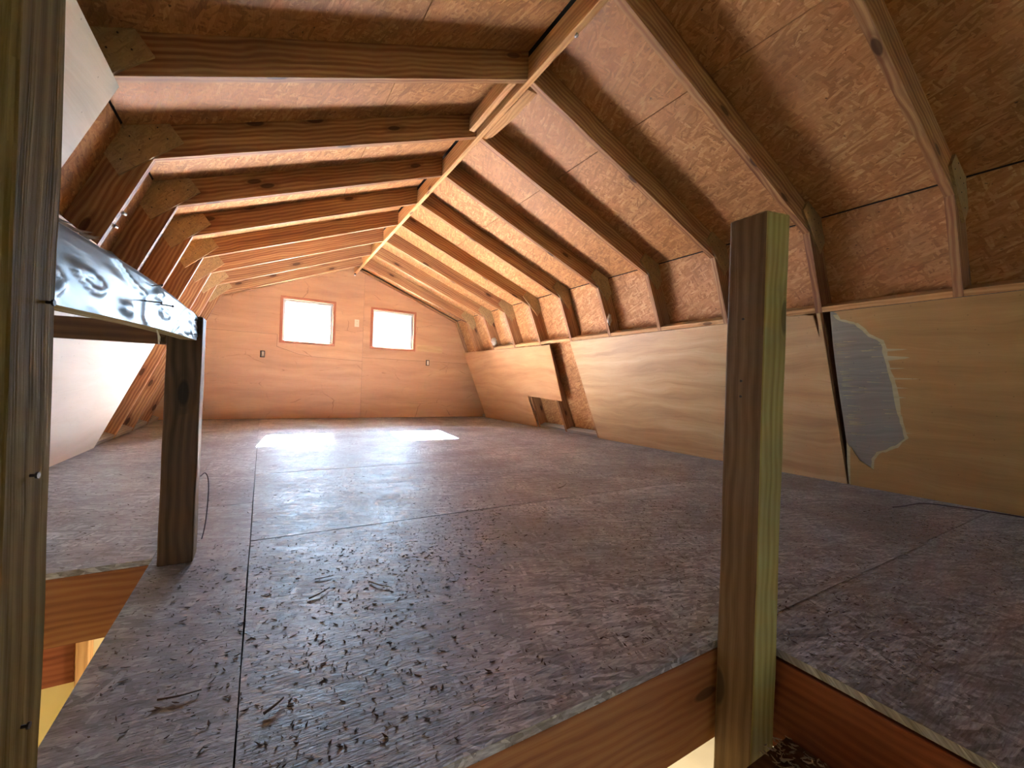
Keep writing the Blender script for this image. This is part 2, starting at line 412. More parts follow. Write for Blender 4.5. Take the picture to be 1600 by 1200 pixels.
# ------------------------------------------------------------ roof sheathing
ceil = empty('ceiling', (XR, 3, 2.2), kind='structure')
ycols = [[YB, .666, 3.106, 5.546, YG+.010], [YB, -.55, 1.886, 4.326, YG+.010]]
kn = knee(DEP); klen = (kn-Vector((.018, RZ))-n1*DEP).length
SEAM = klen-1.17
for sgn in (-1, 1):
    def roofmap(u, v, w_, sgn=sgn):
        p = Vector((.018, RZ))+u1*u+n1*(DEP+w_); return (XR+sgn*p.x, v, p.y)
    def wallmap(u, v, w_, sgn=sgn):
        p = kn+u2*u+n2*w_; return (XR+sgn*p.x, v, p.y)
    ridge_u = -(.018/u1.x)+DEP*(n1.x/u1.x)*-1
    for fn, rws in ((roofmap, ((ridge_u+.016, SEAM-.002), (SEAM+.002, klen-.005))), (wallmap, ((.006, 1.215), (1.219, 1.80)))):
        for ri, (a, b) in enumerate(rws):
            yc = ycols[(ri+(fn is wallmap)) % 2]
            for ya, yb in zip(yc, yc[1:]):
                poly('sheathing_sheet', [[(a, ya+.0015), (b, ya+.0015), (b, yb-.0015), (a, yb-.0015)]], fn, 0, .011, m_osb, ceil, (0, 1, 0))
    poly('roofing_felt', [[(ridge_u-.02, YB), (klen+.02, YB), (klen+.02, YG+.3), (ridge_u-.02, YG+.3)]], roofmap, .016, .030, m_felt, ceil)
    poly('roofing_felt', [[(-.01, YB), (2.0, YB), (2.0, YG+.2), (-.01, YG+.2)]], wallmap, .016, .030, m_felt, ceil)

# ------------------------------------------------------------ side walls
def wallfn(sgn):
    # (y, z) on the inner rafter plane, w_ outward
    def fn(y, z, w_): return (XR+sgn*(wallx(0, z)+n2.x*w_), y, z+n2.y*w_)
    return fn
def rag(pts, amp, n, rr=R):
    out = []
    for i in range(len(pts)):
        a, b = pts[i], pts[(i+1) % len(pts)]
        for k in range(n): out.append((a[0]+(b[0]-a[0])*k/n+rr.uniform(-amp, amp), a[1]+(b[1]-a[1])*k/n+rr.uniform(-amp, amp)))
    return out
wr = empty('wall_right', (XR+FX, 3, 0), kind='structure'); fR = wallfn(1); fL = wallfn(-1)
T0, T1 = -.0115, -.0005
tops = SZ-.013
poly('plywood_panel', [[(YG-.16, .004), (4.985, .004), (4.99, .445), (4.212, .412), (4.125, tops-.012), (YG-.16, tops+.008)]], fR, T0, T1, m_plyfar, wr)
notch = [(1.266, tops), (1.285, tops), (1.283, 1.05), (1.2905, .965), (1.300, 1.04), (1.307, tops-.01), (1.335, tops-.006), (1.35, tops)]
poly('plywood_panel', [[(3.700, .002), (1.266, .002), (1.2655, .5)]+notch+[(3.728, tops-.002)]], fR, T0, T1, m_ply, wr)
# near panel: grey core, pale fringe and tan face veneer, torn away at the left
edgeC = [(1.213, tops), (1.226, .90), (1.228, .828), (1.232, .6), (1.235, .296), (1.25, .15), (1.256, .002)]
poly('panel_core', [[(-1.23, .002), (-1.23, tops)]+edgeC], fR, -.0080, T1, m_core, wr)['label'] = 'torn grey inner ply of the near right wall panel'
tear = [(1.213, tops-.002), (1.179, 1.052), (1.13, 1.035), (1.099, 1.02), (1.067, .985), (1.041, .945), (.991, .915), (.984, .83), (.977, .755), (.964, .68), (.959, .53), (.949, .45), (.941, .355),
        (.985, .31), (1.034, .278), (1.083, .256), (1.111, .206), (1.121, .145), (1.158, .172), (1.189, .192), (1.216, .256), (1.234, .297)]
def jag(pts, amp, n, seed):
    r_ = random.Random(seed); out = []
    for a, b in zip(pts, pts[1:]):
        for k in range(n): out.append((a[0]+(b[0]-a[0])*k/n+r_.uniform(-amp, amp), a[1]+(b[1]-a[1])*k/n+r_.uniform(-amp, amp)*.6))
    out.append(pts[-1]); return out
fringe = jag([(y-.0, z) for y, z in tear], .004, 3, 3)
poly('ply_fringe', [[(-1.23, .002), (-1.23, tops)]+fringe[1:]+[(1.25, .15), (1.256, .002)]], fR, -.0098, -.0081, m_fringe, wr)['label'] = 'pale splintered ply layer around the tear'
face = []
r_ = random.Random(5)
for (a, b) in zip(tear, tear[1:]):
    for k in range(3):
        y = a[0]+(b[0]-a[0])*k/3; z = a[1]+(b[1]-a[1])*k/3
        face.append((y-.014-r_.uniform(0, .008) if a[1] > .33 else y-.012, z-(.010 if a[1] <= .33 and a[0] > .94 else -.006)+r_.uniform(-.003, .003)))
def spike(lst, z, tip, h):
    i = min(range(len(lst)-1), key=lambda q: abs(lst[q][1]-z)+(0 if .9 < lst[q][0] < 1.0 else 9))
    y = lst[i][0]; return [p for p in lst[:i+1] if p[1] > z+h+.001]+[(y, z+h), (tip+.012, z+h*.3), (tip, z), (tip+.02, z-h*.4), (y, z-h)]+[p for p in lst[i+1:] if p[1] < z-h-.001]
for z, tip, h in ((.868, .878, .008), (.823, .872, .014), (.765, .893, .004), (.707, .842, .005), (.655, .892, .004), (.60, .905, .005), (.392, .895, .004)):
    face = spike(face, z, tip, h)
face = [(y, min(z, tops-.004)) for y, z in face]; face[0] = (face[0][0], tops-.003)
poly('plywood_panel', [[(-1.23, .002), (-1.23, tops), (1.17, tops)]+face+[(1.232, .15), (1.250, .002)]], fR, T0, -.0099, m_plyC, wr)['label'] = 'tan plywood face veneer torn away at its left edge'
# small loose splinters lying across the torn core
bm = bmesh.new(); r_ = random.Random(11)
for k in range(70):
    z = r_.uniform(.3, .93); side = r_.random() < .6; y = 1.215-(1.05-z)*-.0-r_.uniform(0, .02) if side else r_.uniform(1.0, 1.2)
    y = min(y, 1.222); ln = r_.uniform(.015, .09); h = r_.uniform(.0006, .002)
    P = [(y, z-h), (y-ln, z+r_.uniform(-.003, .003)), (y, z+h)]
    extrude(bm, [P], fR, -.0105, -.0082)
setp(finish(bm, 'splinters', m_fringe, wr, (0, 1, 0)), kind='stuff')
# framing of the walls
for k in range(-1, 8):
    a, b = yk(k)+.019, yk(k+1)-.019
    for fn, par in ((fR, wr),):
        poly('blocking', [[(a, SZ-.012), (b, SZ-.012), (b, SZ+.018), (a, SZ+.018)]], fn, .0005, .088, m_ridge, par)
wl = empty('wall_left', (XR-FX, 3, 0), kind='structure')
for k in range(-1, 8):
    a, b = yk(k)+.019, yk(k+1)-.019
    poly('blocking', [[(a, SZ-.012), (b, SZ-.012), (b, SZ+.018), (a, SZ+.018)]], fL, .0005, .088, m_ridge, wl)
for fn, par in ((fR, wr), (fL, wl)):
    for k in range(-1, 10):
        a, b = yk(k)+.019, min(yk(k+1)-.019, YG-.02)
        poly('sole_plate', [[(a, .001), (b, .001), (b, .036), (a, .036)]], fn, .002, .095, m_plate, par)
poly('plywood_panel', [rag([(4.385, .003), (4.372, .5), (4.37, tops), (1.935, tops), (1.935, .003)], .001, 4)], fL, T0, T1, m_white, wl)
poly('plywood_panel', [[(1.931, .003), (1.931, tops), (-.505, tops), (-.505, .003)]], fL, T0, T1, m_white, wl)
poly('upper_panel', [[(1.905, SZ+.02), (1.905, KZ-.006), (-.53, KZ-.006), (-.53, SZ+.02)]], fL, T0, T1, m_cream, wl)['label'] = 'cream upper plywood panel above the lower one'

# ------------------------------------------------------------ far gable wall with two windows
wf = empty('wall_front', (XR, YG, 0), kind='structure')
gf = lambda x, z, w_: (x, YG+w_, z)
def rc(x0, x1, z0, z1): return [(x0, z0), (x1, z0), (x1, z1), (x0, z1)]
o1 = .024
def hole(W, e=0.0): return rc(W[0]-e, W[1]+e, W[2]-e, W[3]+e)
gr_x = lambda z: wallx(.10, z)
def roofline(x): return roofz(.115, abs(x-XR))
XS_ = 1.318
kgl = knee(.10)
zL, zM = 1.19, .875
XM = .225
ul = [(XS_-.0015, zM+.0015), (XS_-.0015, roofline(XS_)), (XR, roofline(XR)), (XR-kgl.x, kgl.y), (XR-gr_x(zL), zL+.0015), (.165, zL+.0015), (.165, 1.02), (.44, .93), (.62, .905)]
ll = [(XR-gr_x(.0), .003), (XS_-.0015, .003), (XS_-.0015, zM-.0015), (.622, .902), (.44, .927), (.162, 1.017), (.162, zL-.0015), (XR-gr_x(zL), zL-.0015)]
ur = [(XS_+.0015, .935), (XR+gr_x(.93), .935), (XR+kgl.x, kgl.y), (XS_+.0015, roofline(XS_))]
lr = [(XS_+.0015, .003), (XR+gr_x(0), .003), (XR+gr_x(.93), .932), (XS_+.0015, .932)]
for loops in ([ul, hole(W1)], [ll], [ur, hole(W2)], [lr]):
    poly('plywood_panel', loops, gf, 0, .011, m_gable, wf, (1, 0, 0))
poly('patch', [rc(2.18, 2.62, 1.09, 1.20)], gf, -.005, -.0005, m_ply, wf, (1, 0, 0))['label'] = 'pale rectangular plywood patch'
poly('backing', [[(XR-FX-.24, -.2), (XR+FX+.24, -.2), (XR+kn.x, kn.y), (XR, roofz(DEP+.012, 0)), (XR-kn.x, kn.y)], hole(W1, .002), hole(W2, .002)], gf, .0115, .014, m_felt, wf, (1, 0, 0))
# cladding outside
og = [(XR-FX-.1, -.25), (XR+FX+.1, -.25), (XR+kn.x, kn.y), (XR, roofz(DEP, 0)), (XR-kn.x, kn.y)]
poly('cladding', [og, hole(W1, .0), hole(W2, .0)], gf, .09, .105, m_soffit, wf, (1, 0, 0))
# gable framing flush with the roof line
def member(name, pts, y0, y1, mat, par, grain):
    return poly(name, [pts], lambda u, v, w_: (u, w_, v), y0, y1, mat, par, grain)
ko = knee(DEP)
for sgn in (-1, 1):
    P = lambda v: (XR+sgn*v.x, v.y)
    ki = knee(.085); ke = knee(.115)
    i0 = Vector((0, roofz(.085, 0))); oo = Vector((0, roofz(.115, 0)))
    member('gable_rafter', [P(i0), P(ki), P(ke), P(oo)], YG-.030, YG-.003, m_rafter, wf, (sgn*u1.x, 0, u1.y))
    w0 = Vector((wallx(.085, 0), 0)); w1 = Vector((wallx(.110, 0), 0))
    member('gable_stud', [P(ki), P(w0), P(w1), P(ke)], YG-.040, YG-.003, m_rafter, wf, (sgn*u2.x, 0, u2.y))
# windows
def window(i, W):
    x0, x1, z0, z1 = W
    win = empty('window_%d' % i, ((x0+x1)/2, YG, z0), kind='structure')
    def bar(n, a, b, c_, d, y0, y1, m, bev=.002, par=win): return bx(n, a, b, y0, y1, c_, d, m, par, (1, 0, 0) if b-a > d-c_ else (0, 0, 1), bev)
    tw = .036
    # interior casing, four thin boards
    bar('casing', x0-tw, x1+tw, z1, z1+tw, YG-.010, YG-.0005, m_frame); bar('casing', x0-tw, x1+tw, z0-tw, z0, YG-.010, YG-.0005, m_frame)
    bar('casing', x0-tw, x0, z0+.0005, z1-.0005, YG-.010, YG-.0005, m_frame); bar('casing', x1, x1+tw, z0+.0005, z1-.0005, YG-.010, YG-.0005, m_frame)
    # jamb lining
    bar('jamb', x0-.012, x0-.0005, z0, z1, YG+.012, YG+.088, m_beam); bar('jamb', x1+.0005, x1+.012, z0, z1, YG+.012, YG+.088, m_beam)
    bar('jamb', x0-.012, x1+.012, z1+.0005, z1+.012, YG+.012, YG+.088, m_beam); bar('jamb', x0-.012, x1+.012, z0-.012, z0-.0005, YG+.012, YG+.088, m_beam)
    fw = .032; ya, yb = YG+.055, YG+.080
    bar('sash', x0, x1, z0, z0+fw, ya, yb, m_sash); bar('sash', x0, x1, z1-fw, z1, ya, yb, m_sash)
    bar('sash', x0, x0+fw, z0+fw, z1-fw, ya, yb, m_sash); bar('sash', x1-fw, x1, z0+fw, z1-fw, ya, yb, m_sash)
    zm = z0+(z1-z0)*.52
    bx('pane', x0+fw, x1-fw, YG+.066, YG+.069, z0+fw, z1-fw, m_glass, win, bev=0)
window(1, W1); window(2, W2)
# roof overhang outside, seen through the window heads
sof = empty('trim_1', (XR, YG+.2, 2.1), kind='structure')
for W in (W1, W2):
    bx('head_board', W[0]-.1, W[1]+.1, YG+.1065, YG+.168, W[3]-.043, W[3]+.02, m_soffit, sof, bev=.002)
    for k in range(7):
        x = W[0]-.02+k*.105; bx('batten', x, x+.022, YG+.112, YG+.164, W[3]-.051, W[3]-.0435, m_soffit, sof, (0, 1, 0), bev=0)

# ------------------------------------------------------------ back gable wall (behind the camera)
wb = empty('wall_back', (XR, YB, 0), kind='structure')
gb = lambda x, z, w_: (x, YB-w_, z)
opening = rc(1.05, 1.17, 1.70, 1.80)
poly('plywood_panel', [[(XR-kn.x-.6, -.02), (XR+kn.x+.6, -.02), (XR+kn.x, kn.y), (XR, roofz(DEP, 0)), (XR-kn.x, kn.y)], opening], gb, .001, .012, m_gable, wb, (1, 0, 0))

# ------------------------------------------------------------ lower room seen through the stair opening
LZ = -2.35; XA, XB = XL_-.12, XRT+.12
lowf = bx('floor_lower', XA, XB, YB-.01, 2.20, LZ-.03, LZ, m_lfloor, None, bev=0); setp(lowf, kind='structure')
wlf = empty('wall_lower_front', (XR, 2.2, LZ), kind='structure')
bx('wall_board', XA, XB, 2.205, 2.22, LZ+.001, -.027, m_lower, wlf, bev=0)
bx('header_board', XA, -.570, 2.165, 2.203, -.572, -.30, m_dkjoist, wlf)
bx('stud', -.566, -.528, 2.150, 2.203, LZ+.002, -.24, m_ridge, wlf, (0, 0, 1))
o = bx('wall_lower_left', XA-.02, XA, YB, 2.222, LZ+.001, -.027, m_lower, None, bev=0); setp(o, kind='structure')
o = bx('wall_lower_right', XB, XB+.02, YB, 2.222, LZ+.001, -.027, m_lowwhite, None, bev=0); setp(o, kind='structure')
wlb = empty('wall_lower_back', (XR, YB, LZ), kind='structure')
poly('wall_board', [rc(XA, XB, LZ+.001, -.02), rc(1.30, 1.65, -1.75, -1.30)], gb, .001, .02, m_lower, wlb, (1, 0, 0))
gm = bmesh.new(); bmesh.ops.create_grid(gm, x_segments=24, y_segments=24, size=40)
for v in gm.verts:
    v.co.z = -2.62+.05*noise.noise(v.co*.2)
g_ = finish(gm, 'ground', m_ground, None, flip=False); setp(g_, kind='structure')

# ------------------------------------------------------------ ridge board and its splice boards
rb = bx('ridge_board', XR-.0175, XR+.0175, YB+.02, YG-.045, RZ-.004, RZ+.118, m_ridge, None, (0, 1, 0))
setp(rb, 'long pale ridge board running from overhead to the gable peak', 'ridge board')
bm = bmesh.new()
hexa(bm, [(XR-.090, 1.925, RZ-.004), (XR-.052, 1.925, RZ-.004), (XR-.052, 2.44, RZ-.004), (XR-.090, 2.44, RZ-.004),
          (XR-.090, 1.925, RZ+.085), (XR-.052, 1.925, RZ+.085), (XR-.052, 2.44, RZ+.085), (XR-.090, 2.44, RZ+.085)])
bmesh.ops.recalc_face_normals(bm, faces=bm.faces); bevel(bm, .003)
setp(finish(bm, 'splice_board', m_ridge, None, (0, 1, 0)), 'short board left of the ridge board, set slightly apart from it', 'board')
bm = bmesh.new()
P = [(XR+.019, 1.925), (XR+.019, 2.46)]
prof = [(1.925, .058), (1.98, .064), (2.05, .060), (2.12, .068), (2.2, .062), (2.3, .058), (2.36, .052), (2.42, .046), (2.46, .020)]
extrude(bm, [[(XR+.019, 2.46), (XR+.019, 1.925)]+[(XR+.019+a, y) for y, a in prof]], lambda u, v, w_: (u, v, w_), RZ-.006, RZ+.080)
sb = setp(finish(bm, 'splice_board', m_ridge, None, (0, 1, 0)), 'short rough-edged board nailed along the right side of the ridge board', 'board')

# ------------------------------------------------------------ roof trusses
TT = .018
def truss(k):
    """members in local coordinates around (XR, yk, 0)"""
    t = empty('roof_truss', (XR, yk(k), 0)); Y = yk(k)
    for sgn in (-1, 1):
        P = lambda v: (XR+sgn*v.x, v.y)
        ki = Vector((KX, KZ)); top_i = Vector((.0185, RZ)); top_o = Vector((.0185, roofz(DEP-.001, .0185)))
        kou = knee(DEP-.001)
        member('rafter', [P(top_i), P(ki), P(kou), P(top_o)], Y-TT, Y+TT, m_rafter, t, (sgn*u1.x, 0, u1.y))
        gp = .001
        fi = Vector((wallx(0, .003), .003)); fo = Vector((wallx(DEP-.001, .003), .003))
        d = Vector((0, -gp))
        member('wall_leg', [P(ki+d), P(fi), P(fo), P(kou+d)], Y-TT, Y+TT, m_rafter, t, (sgn*u2.x, 0, u2.y))
        # plywood gusset on the near face of the knee
        gl = [(-.566, 1.4515), (-.629, 1.550), (-.553, 1.690), (-.412, 1.750), (-.3455, 1.664)]
        gg = [(XR+sgn*(XR-x), z) for x, z in gl]
        gu = member('gusset', gg, Y-TT-.0125, Y-TT-.0005, m_gusset, t, (sgn*1, 0, -.6))
        gu['label'] = 'greenish plywood gusset plate'
        bm = bmesh.new()
        for (x, z) in ((-.53, 1.63), (-.44, 1.70), (-.50, 1.58), (-.56, 1.52), (-.40, 1.66), (-.47, 1.64)):
            xx = XR+sgn*(XR-x)+.004*math.sin(k*9+x*50); tube(bm, [(xx, Y-TT-.0142, z), (xx, Y-TT-.0125, z)], .0032, 6)
        setp(finish(bm, 'nail_heads', m_nail, gu), kind='stuff')
    return t
labels = ['knotty roof truss nearest the camera, crossing the top right corner',
 'roof truss whose right knee shows just beside the top of the free-standing right post',
 'roof truss whose left knee meets the tip of the cream upper wall panel',
 'roof truss with a small metal bracket on its left leg, under the splice boards',
 'roof truss right behind the one with the metal bracket, white foam on its right leg',
 'roof truss at the far edge of the large pale right wall panel',
 'roof truss whose right leg stands bare in the gap between right wall panels',
 'roof truss third from the gable wall with the windows',
 'roof truss second from the gable wall, grey patch on its right leg',
 'farthest roof truss, right in front of the gable wall with the windows']
base = None
for k in range(10):
    if k == 0:
        t = base = truss(0)
    else:
        t = base.copy(); C.objects.link(t); t.location = (XR, yk(k), 0)
        for ch in base.children:
            c1 = ch.copy(); C.objects.link(c1); c1.parent = t
            for g in ch.children:
                c2 = g.copy(); C.objects.link(c2); c2.parent = c1
    setp(t, labels[k], 'roof truss', 'gambrel roof trusses')

# ------------------------------------------------------------ posts
def post(name, x0, x1, y0, y1, z0, z1, mat, label, lean=0.0, chip=None, topslope=0.0, bend=0.0):
    bm = bmesh.new(); N = 26; rings = []
    for i in range(N+1):
        z = z0+(z1-z0)*i/N; f = (z-z0)/(z1-z0); dx = lean*(f-.5)+bend*math.sin(f*math.pi)
        ring = []
        for (x, y) in ((x0, y0), (x1, y0), (x1, y1), (x0, y1)):
            jx = .0016*noise.noise(Vector((x*9, y*9, z*9))); jy = .0016*noise.noise(Vector((x*7+5, y*9, z*9)))
            zz = z+(topslope*(x-x0)/(x1-x0) if i == N else 0)
            ring.append(bm.verts.new((x+dx+jx, y+jy, zz)))
        rings.append(ring)
    for a, b in zip(rings, rings[1:]):
        for k in range(4): bm.faces.new([a[k], a[(k+1) % 4], b[(k+1) % 4], b[k]])
    bm.faces.new(rings[0][::-1]); bm.faces.new(rings[-1])
    bmesh.ops.recalc_face_normals(bm, faces=bm.faces)
    es = [e for e in bm.edges if abs(e.verts[0].co.z-e.verts[1].co.z) > .01 or abs(e.calc_face_angle(0)) > 1]
    bmesh.ops.bevel(bm, geom=es, offset=.0045, segments=2, affect='EDGES', profile=.5)
    o = finish(bm, name, mat, None, (0, 0, 1), loc=((x0+x1)/2, (y0+y1)/2, z0))
    return setp(o, label, 'post')
pr_ = post('guard_post', .932, 1.026, .504, .590, -.42, .992, m_greenpost, 'free-standing greenish treated post at the right corner of the stair opening', lean=-.004, topslope=.012)
pl_ = post('guard_post', -.258, -.172, .484, .573, -.42, 1.30, m_tallpost, 'tall weathered post at the left edge, closest to the camera')
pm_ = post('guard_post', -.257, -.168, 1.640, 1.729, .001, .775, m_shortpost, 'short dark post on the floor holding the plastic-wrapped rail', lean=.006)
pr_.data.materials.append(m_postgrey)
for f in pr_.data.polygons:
    if f.normal.x < -.7: f.material_index = 1  # left (-X) face gets a darker, browner wood than the rest
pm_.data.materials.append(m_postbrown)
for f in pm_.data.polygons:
    if f.normal.y < -.7 or f.normal.x < -.7: f.material_index = 1  # front and left faces get a darker brown wood than the others
# nail holes, knots and nails on the posts
def nail(p, d, r=.0022, ln=.012, name='nail', parent=None, head=True, mat=None):
    bm = bmesh.new(); p = Vector(p); d = Vector(d).normalized()
    tube(bm, [p-d*.004, p+d*ln], r*.5, 6)
    if head: tube(bm, [p+d*ln, p+d*(ln+.0016)], r, 8)
    return finish(bm, name, mat or m_nail, parent)
for z, y in ((.50, .50), (.655, .52), (.28, .50)):
    nail((-.172, y+.03, z), (1, -.1, 0), parent=pl_, ln=.004, r=.003)
for z in (.62, .585, .76):
    nail((.932, .55, z), (-1, 0, 0), parent=pr_, ln=.002, r=.003)

# ------------------------------------------------------------ rails
def raily(y): return (y-.5735)/(1.6395-.5735)
bm = bmesh.new(); N = 20; rings = []
def rail_at(f):
    zb = .657+.042*f+.004*math.sin(f*math.pi); return -.179-.003*f, zb, zb+.083-.008*f+(.006*math.sin(f*math.pi))
for i in range(N+1):
    f = i/N; y = .5740+(1.6390-.5740)*f; xf, zb, zt = rail_at(f)
    rings.append([bm.verts.new(p) for p in ((xf-.038, y, zb), (xf, y, zb), (xf, y, zt), (xf-.038, y, zt))])
for a, b in zip(rings, rings[1:]):
    for k in range(4): bm.faces.new([a[k], a[(k+1) % 4], b[(k+1) % 4], b[k]])
bm.faces.new(rings[0][::-1]); bm.faces.new(rings[-1])
bmesh.ops.recalc_face_normals(bm, faces=bm.faces)
rail = empty('guard_rail', (-.19, 1.1, .65), 'rail board wrapped in shiny clear plastic between the two left posts', 'rail')
finish(bm, 'rail_board', m_beam, rail, (0, 1, 0))
# plastic film: wrinkled sheet over the face and the top edge
bm = bmesh.new(); NY, NP = 150, 26; grid = []
for i in range(NY+1):
    f = i/NY; y = .576+(1.634-.576)*f; xf, zb, zt = rail_at(f); row = []
    hgt = zt-zb; tot = hgt+.034
    for j in range(NP+1):
        sarc = tot*j/NP
        if sarc <= hgt: p = Vector((xf, y, zb+sarc)); n_ = Vector((1, 0, 0))
        else: p = Vector((xf-(sarc-hgt), y, zt)); n_ = Vector((0, 0, 1))
        q = Vector((f*3.0, sarc*17, 0))
        wv = abs(noise.noise(q*1.0+Vector((noise.noise(q*1.7), noise.noise(q*1.3+Vector((4, 4, 4))), 0))*1.2))
        wr_ = (1-wv*3.0) if wv < .33 else 0
        d_ = .0012+.0036*wr_*wr_+.0005*(noise.noise(q*2.3)+.6)
        # folds pulled toward the nails
        for (ny, nz) in ((1.084, .732), (1.52, .705), (1.52, .755)):
            rr = math.hypot(y-ny, (zb+sarc-nz)*2.0); d_ += .003*math.exp(-(rr/.05)**2)*(.5+.5*math.cos(7*math.atan2(zb+sarc-nz, y-ny)))
        row.append(bm.verts.new(p+n_*d_))
    grid.append(row)
for a, b in zip(grid, grid[1:]):
    for j in range(NP): bm.faces.new([a[j], a[j+1], b[j+1], b[j]])
fo = finish(bm, 'plastic_film', m_film, rail, (0, 1, 0), smooth=True)
fo['label'] = 'wrinkled shiny clear plastic film'
for (y, z, d) in ((1.075, .730, (1, .9, .0)), (1.52, .708, (1, .8, .2)), (1.54, .752, (1, .9, .1)), (1.0, .752, (.5, .9, .3)), (.94, .716, (1, .2, 0))):
    f = raily(y); nail((rail_at(f)[0]+.001, y, z), d, ln=.024, parent=rail, r=.0024)
# frayed splinters at the near top end
bm = bmesh.new(); r_ = random.Random(3)
for k in range(9):
    y = .585+.012*k+r_.uniform(0, .01); xf, zb, zt = rail_at(raily(y))
    p0 = Vector((xf-.004, y, zt+.001)); p1 = p0+Vector((.004, .035+.02*r_.random(), .012*r_.random()+.004))
    a = Vector((0, 0, .004)); bb = Vector((.002, 0, 0))
    vs = [bm.verts.new(p) for p in (p0-a*.2, p0+a, p0+bb, p1)]
    for f3 in ((0, 1, 3), (1, 2, 3), (2, 0, 3), (0, 2, 1)): bm.faces.new([vs[i] for i in f3])
setp(finish(bm, 'splintered_edge', m_beam, rail), 'pale splinters torn up at the top edge')
dk = bx('cross_rail', -.815, -.2585, 1.664, 1.702, .683, .745, m_darkrail, None)
setp(dk, 'dark cross rail from the short post to the left wall', 'rail')
# string loop under the rail
bm = bmesh.new(); tube(bm, smoothpts([(-.198, 1.150, .695), (-.194, 1.158, .676), (-.193, 1.162, .660), (-.193, 1.163, .655)]), .0013)
tube(bm, smoothpts([(-.196, 1.135, .692), (-.190, 1.135, .678), (-.189, 1.150, .668), (-.192, 1.160, .672)]), .0007)
tube(bm, [(-.193, 1.162, .672), (-.192, 1.163, .661)], .0026, 6, .0016)
setp(finish(bm, 'string', m_string, None, smooth=True), 'short white string hanging below the wrapped rail', 'string')
# wire by the short post
bm = bmesh.new(); tube(bm, smoothpts([(-.166, 1.72, .255), (-.155, 1.735, .262), (-.146, 1.738, .235), (-.145, 1.735, .17), (-.150, 1.727, .09), (-.157, 1.722, .045)]), .0014)
setp(finish(bm, 'wire', m_wire, None, smooth=True), 'thin dark wire curling down beside the short post', 'wire')
# wire along the right wall
bm = bmesh.new(); tube(bm, smoothpts([(2.93, .88, .006), (3.03, .862, .005), (3.16, .83, .012), (3.25, .775, .008), (3.30, .70, .005), (3.33, .60, .007), (3.36, .49, .006), (3.34, .36, .006)]), .0030)
setp(finish(bm, 'wire', m_wire, None, smooth=True), 'thin wire lying on the floor along the right wall', 'wire')

# ------------------------------------------------------------ small fittings
br = empty('metal_bracket', (-.566, 2.46, 1.22), 'small metal bracket on the left leg of a roof truss', 'bracket')
def onleg(z, off=0.0): return XR-(wallx(0, z)-off)
bm = bmesh.new(); za, zb = 1.235, 1.305
ya = yk(3)+TT+.001
hexa(bm, [(onleg(za, -.002), ya, za), (onleg(za, -.024), ya, za), (onleg(za, -.024), ya+.012, za), (onleg(za, -.002), ya+.012, za),
          (onleg(zb, -.002), ya, zb), (onleg(zb, -.024), ya, zb), (onleg(zb, -.024), ya+.012, zb), (onleg(zb, -.002), ya+.012, zb)])
bmesh.ops.recalc_face_normals(bm, faces=bm.faces); bevel(bm, .002)
finish(bm, 'strap', m_boxdark, br, (0, 0, 1))
for z in (1.238, 1.302):
    bm = bmesh.new(); x = onleg(z, .001)
    tube(bm, [(x, ya-.004, z), (x+.006, ya+.014, z)], .0075, 8); finish(bm, 'screw_clamp', m_metal, br)
# round screw on the ridge board
hk = empty('screw_eye', (XR+.006, 1.50, RZ-.005), 'round metal screw head under the near part of the ridge board', 'screw')
bm = bmesh.new(); tube(bm, [(XR+.006, 1.500, RZ-.004), (XR+.006, 1.500, RZ-.012)], .003, 8); finish(bm, 'shank', m_metal, hk)
bm = bmesh.new(); bmesh.ops.create_icosphere(bm, subdivisions=3, radius=.0085, matrix=Matrix.Translation((XR+.006, 1.5, RZ-.017)) @ Matrix.Diagonal((1, 1.3, .7, 1))); finish(bm, 'head', m_metal, hk, smooth=True)
# cable clip at the gable end of the ridge
kb = empty('cable_clip', (XR-.01, YG-.09, RZ-.02), 'small metal cable clip at the gable end of the ridge board', 'clip')
bm = bmesh.new(); box(bm, XR-.022, XR+.004, YG-.12, YG-.09, RZ-.022, RZ-.006); bmesh.ops.recalc_face_normals(bm, faces=bm.faces); bevel(bm, .003); finish(bm, 'clip_body', m_boxdark, kb)
bm = bmesh.new(); bmesh.ops.create_icosphere(bm, subdivisions=2, radius=.011, matrix=Matrix.Translation((XR-.012, YG-.105, RZ-.034))); finish(bm, 'insulator', m_string, kb, smooth=True)
# outlets in the gable wall
def outlet(x, z, label, plate):
    t = empty('wall_outlet', (x, YG, z), label, 'outlet')
    if plate:
        bx('cover_plate', x-.033, x+.033, YG-.007, YG-.001, z-.056, z+.056, m_plastic, t, bev=.0025)
        for dz in (-.022, .022):
            rc_ = bx('receptacle', x-.015, x+.015, YG-.0105, YG-.0073, z+dz-.014, z+dz+.014, m_plastic, t, bev=.0015)
            for dx in (-.006, .006): bx('slot', x+dx-.0012, x+dx+.0012, YG-.0112, YG-.0107, z+dz-.004, z+dz+.006, m_nail, rc_, bev=0)
    else:
        bx('box_rim', x-.029, x+.029, YG-.0030, YG-.0005, z-.047, z+.047, m_boxdark, t, bev=0)
        dv = bx('receptacle', x-.013, x+.017, YG-.013, YG-.0033, z-.036, z+.034, m_plastic, t, bev=.002)
        for dz in (-.018, .016):
            for dx in (-.004, .008): bx('slot', x+dx-.0012, x+dx+.0012, YG-.0136, YG-.0131, z+dz-.004, z+dz+.006, m_nail, dv, bev=0)
outlet(-.008, .901, 'bare electrical outlet without cover below and left of the left window', False)
outlet(2.369, .910, 'bare electrical outlet without cover right of and below the right window', False)
outlet(1.221, 1.455, 'covered beige outlet plate between the two windows', True)
